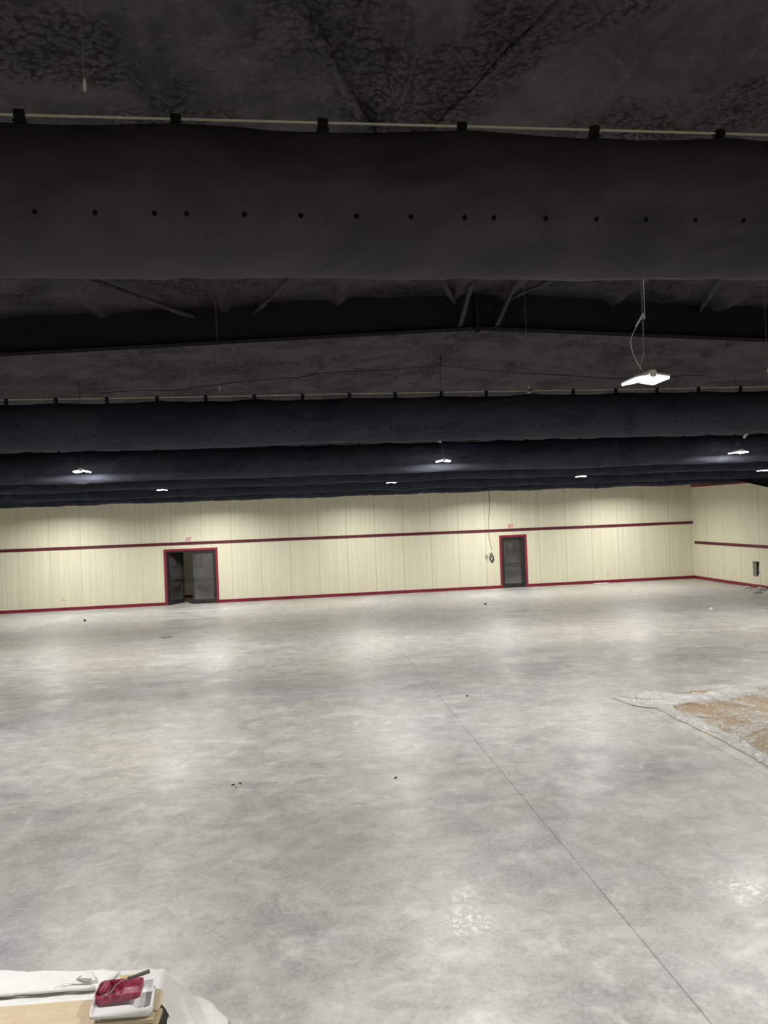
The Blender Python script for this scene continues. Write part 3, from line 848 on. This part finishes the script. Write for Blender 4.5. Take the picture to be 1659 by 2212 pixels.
# roller
ro = empty('paint_roller', (-1.108, 4.65, ZT + .095), -.02)
tag(ro, 'mini paint roller with maroon sleeve and grey handle resting in the tray', 'paint roller')
mb = MB(); pts = [(-.093 + .012 * s, -.052 + .104 * s, .012) for s in [i / 10 for i in range(11)]]
mb.tube(pts, [.017, .021, .022, .022, .022, .022, .022, .022, .022, .021, .017], 20); mb.build('roller_sleeve', M_paint, ro, smooth=True)
mb = MB().tube([(-.093, -.062, .012), (-.06, -.066, .012), (-.035, -.055, .022), (-.02, -.02, .035), (.01, .0, .045), (.05, .012, .052)], .0028, 8)
mb.build('wire_frame', M_grey, ro, smooth=True)
mb = MB(); pts = [(.045, .010, .050), (.052, .012, .052), (.06, .014, .053), (.09, .022, .056), (.13, .032, .060), (.168, .042, .064)]
mb.tube(pts, [.008, .012, .008, .009, .0115, .0115], 14); mb.build('handle_grip', M_grip, ro, smooth=True)

# ------------------------------------------------------------------ cardboard under clear plastic at right
def cs(u, v):
    X = 6.12 + u * 4.4; Y = 7.2 + v * 5.62
    return (X, Y, .012 + .012 * max(0, noise.noise(Vector((X * .9, Y * .9, 0)))) + .003 * noise.noise(Vector((X * 5, Y * 5, 0))))
def kp(p):
    X, Y, _ = p
    return Y < 12.82 - max(0, (7.15 - X)) * .85 + .02 * noise.noise(Vector((X * 4, 0, 0)))
tag(MB().grid(70, 90, cs, kp).build('brown_board', M_kraft, smooth=True), 'large sheet of brown kraft board lying on the floor at right', 'board')
t = empty('plastic_sheeting', (0, 0, 0)); tag(t, 'crumpled clear plastic sheeting spread over the brown board', 'plastic sheet')
def ps(u, v):
    X = 5.6 + u * 4.9; Y = 7.0 + v * 5.95
    z = .055 + .020 * noise.noise(Vector((X * 2, Y * 2, 0))) + .016 * noise.noise(Vector((X * 7, Y * 6, 1))) + .011 * noise.noise(Vector((X * 17, Y * 14, 2)))
    return (X, Y, z)
def kp2(p):
    X, Y, _ = p; j = .05 * noise.noise(Vector((X * 3, Y * 3, 5)))
    if X < 6.02 + j and Y < 11.7: return False
    if X < 6.35 and Y > 11.7:            # the tail at the corner
        return Y > 12.72 - (X - 5.6) * 1.6 + j and Y < 12.80 + j
    if Y > 12.66 + j + (.2 if X > 7.1 else 0): return False
    if 6.6 < X < 7.2 and Y > 12.3 + (X - 6.6) * .6 + j: return False
    return True
MB().grid(230, 270, ps, kp2).build('crumpled_film', M_clear, t, smooth=True)
def bunch(path, width, hgt, seed, n=14):
    """crumpled strip of bunched film following a path, folds running along it"""
    P = []
    for (a, b) in zip(path[:-1], path[1:]):
        m = max(2, int((Vector(b) - Vector(a)).length / .03))
        for i in range(m): P.append(Vector(a).lerp(Vector(b), i / m))
    L_ = len(P)
    def fn(u, v):
        f = v * (L_ - 1); i = min(int(f), L_ - 2); p = P[i]
        t = (P[min(i + 3, L_ - 1)] - P[max(i - 3, 0)]).normalized(); nrm = Vector((t.y, -t.x))
        s_ = u * 2 - 1; al = v * L_ * .03
        wv = width * (1 + .45 * noise.noise(Vector((al * 1.5, seed, 0))) + .25 * noise.noise(Vector((al * 6, seed, s_))))
        end = min(1, v * 9, (1 - v) * 9)
        q = p + nrm * (s_ * wv * .5 * (.25 + .75 * end)) + nrm * .05 * noise.noise(Vector((al * 2, seed + 4, 0)))
        prof = max(0, 1 - s_ * s_) ** .6
        z = .012 + hgt * end * prof * (.55 + .5 * noise.noise(Vector((al * 2.2, s_ * 2.5, seed))) + .35 * noise.noise(Vector((al * 7, s_ * 6, seed))) + .15 * noise.noise(Vector((al * 22, s_ * 12, seed))))
        return (q.x, q.y, max(.008, z))
    return MB().grid(n, L_, fn)
bunch([(5.58, 12.76), (5.70, 12.45), (5.78, 12.1), (6.02, 11.85), (6.06, 11.2), (6.10, 10.4), (6.08, 9.7), (6.05, 9.0), (6.1, 7.4)], .22, .10, 1).build('bunched_edge', M_roll, t, smooth=True)
bunch([(5.64, 12.74), (6.0, 12.5), (6.35, 12.38), (6.75, 12.15), (7.1, 12.15), (7.7, 12.35), (8.3, 12.4)], .34, .13, 4, 20).build('bunched_edge', M_roll, t, smooth=True)
bunch([(5.72, 12.3), (5.95, 12.05), (6.3, 12.0), (6.6, 12.25)], .36, .10, 8, 18).build('bunched_edge', M_roll, t, smooth=True)
bunch([(7.1, 12.78), (7.6, 12.78), (8.2, 12.66), (9.2, 12.6)], .16, .05, 11).build('bunched_edge', M_roll, t, smooth=True)

# ------------------------------------------------------------------ small litter
def chunk(name, x, y, sx, sy, sz, mat, label, cat, seed=0, rz=0, rough=False):
    bm = bmesh.new(); bmesh.ops.create_icosphere(bm, subdivisions=3 if rough else 2, radius=1)
    for v in bm.verts:
        k = 1 + .45 * noise.noise(v.co * 1.7 + Vector((seed, seed * 2, 0))) + (.75 * noise.noise(v.co * 4.5 + Vector((seed, 0, 3))) if rough else 0)
        v.co = Vector((v.co.x * sx * k, v.co.y * sy * k, max(-.6, v.co.z * k) * sz))
    zmin = min(v.co.z for v in bm.verts)
    for v in bm.verts: v.co.z -= zmin
    me = bpy.data.meshes.new(name); bm.to_mesh(me); bm.free(); me.materials.append(mat)
    o = bpy.data.objects.new(name, me); COL.objects.link(o); o.location = (x, y, .001); o.rotation_euler = (0, 0, rz)
    return tag(o, label, cat)
M_blk = simple('black_rubber_scrap', (.012, .011, .010), .6)
M_pap = simple('crumpled_paper', (.80, .79, .74), .7)
chunk('foam_crumb', -.845, 9.83, .026, .012, .008, M_blk, 'black foam crumb, largest of the three on the near left joint', 'crumb', 1, .3)
chunk('foam_crumb', -.76, 9.87, .018, .009, .007, M_blk, 'small black foam crumb right of the largest one', 'crumb', 2)
chunk('foam_crumb', -.80, 9.72, .012, .008, .006, M_blk, 'tiny black foam crumb nearest the viewer of the three', 'crumb', 3)
chunk('foam_crumb', 1.237, 9.60, .022, .013, .009, M_blk, 'black foam crumb alone on the floor near the centre', 'crumb', 4, .5)
chunk('foam_crumb', 6.9, 26.4, .06, .05, .03, M_blk, 'black crumb on the far floor in front of the single door', 'crumb', 5)
chunk('foam_crumb', -7.33, 27.7, .05, .05, .04, M_blk, 'black crumb on the far floor near the left wall outlet', 'crumb', 6)
chunk('paper_ball', 13.01, 22.05, .06, .045, .055, M_pap, 'crumpled white paper ball on the far floor at right', 'paper', 7)
chunk('plaster_bit', 3.12, 13.5, .02, .02, .015, M_blk, 'dark pebble on the floor left of a white one', 'pebble', 8)
chunk('plaster_bit', 3.47, 13.7, .024, .02, .018, M_pap, 'white plaster bit on the mid floor beside a dark pebble', 'plaster', 9)
chunk('plaster_bit', 2.16, 12.29, .02, .018, .016, M_pap, 'white plaster bit left of the long floor joint', 'plaster', 10)
chunk('plaster_bit', 3.22, 11.25, .022, .018, .014, M_pap, 'white plaster bit right of the long floor joint', 'plaster', 11)
chunk('plaster_bit', -2.69, 9.93, .014, .012, .012, M_pap, 'white plaster bit at the left edge of the floor', 'plaster', 12)
chunk('plaster_bit', 1.35, 7.41, .014, .010, .008, M_pap, 'white plaster bit on the near central floor', 'plaster', 13)
chunk('plaster_bit', 2.6, 5.17, .008, .008, .007, M_pap, 'white plaster bit near the bottom right joint', 'plaster', 14)
o = MB().box(-.35, .35, -.05, .05, 0, .03).build('trim_offcut', M_pap, loc=(13.35, 31.2, .002)); o.rotation_euler = (0, 0, .12)
tag(o, 'pale trim offcut lying against the far baseboard at right', 'offcut')
o = MB().box(-.22, .22, -.02, .02, 0, .012).build('trim_offcut', M_pap, loc=(-8.6, 30.0, .002)); o.rotation_euler = (0, 0, .7)
tag(o, 'thin white strip on the floor before the far wall at left', 'offcut')
o = MB().box(-.16, .16, -.03, .03, 0, .012).build('wood_sliver', simple('dark_wood', (.10, .06, .04), .7), loc=(-3.73, 22.8, .002)); o.rotation_euler = (0, 0, .1)
tag(o, 'dark wood sliver flat on the floor in front of the double door', 'sliver')
M_tan = simple('shredded_wrap', (.55, .54, .50), .6, var=.2, bump=.3)
k = 0
for x, y, s, m in ((17.45, 27.0, .10, M_pap), (17.2, 26.3, .07, M_tan), (17.5, 26.2, .15, M_tan), (17.62, 25.6, .16, M_pap), (17.1, 25.9, .10, M_pap), (16.9, 25.5, .12, M_tan), (17.3, 25.2, .18, M_pap), (17.6, 24.7, .16, M_tan)):
    names = ['nearest the duct opening', 'second from the duct opening', 'third from the duct opening', 'fourth from the duct opening', 'fifth from the duct opening', 'sixth from the duct opening', 'seventh from the duct opening', 'farthest from the duct opening']
    chunk('debris_scrap', x, y, s * 1.1, s * .8, s * .5, m, 'crumpled pale scrap in the litter heap, %s' % names[k], 'debris', 20 + k, 0, True)['group'] = 'crumpled scraps along the right baseboard'
    k += 1

# ------------------------------------------------------------------ world, camera
wd = bpy.data.worlds.new('world'); S.world = wd; wd.use_nodes = True
wd.node_tree.nodes['Background'].inputs[0].default_value = (.02, .022, .028, 1)
wd.node_tree.nodes['Background'].inputs[1].default_value = .5
cam = bpy.data.cameras.new('camera'); co = bpy.data.objects.new('camera', cam); COL.objects.link(co)
cam.sensor_fit = 'HORIZONTAL'; cam.sensor_width = 36.0; cam.lens = 1617.2 * 36 / 1659
cam.clip_start = .05; cam.clip_end = 200
yaw, pitch, roll = .1258, .0017, -.0377
fwd = Vector((math.sin(yaw) * math.cos(pitch), math.cos(yaw) * math.cos(pitch), math.sin(pitch)))
rt = Vector((math.cos(yaw), -math.sin(yaw), 0)); up = rt.cross(fwd)
r2 = rt * math.cos(roll) + up * math.sin(roll); u2 = -rt * math.sin(roll) + up * math.cos(roll)
Mx = Matrix((r2, u2, -fwd)).transposed().to_4x4(); Mx.translation = Vector((0, 0, H))
co.matrix_world = Mx
S.camera = co
S.view_settings.view_transform = 'Standard'
S.view_settings.look = 'None'
S.view_settings.exposure = 0.34
S.cycles.max_bounces = 8
S.cycles.diffuse_bounces = 5
S.cycles.transparent_max_bounces = 12
S.cycles.use_denoising = True
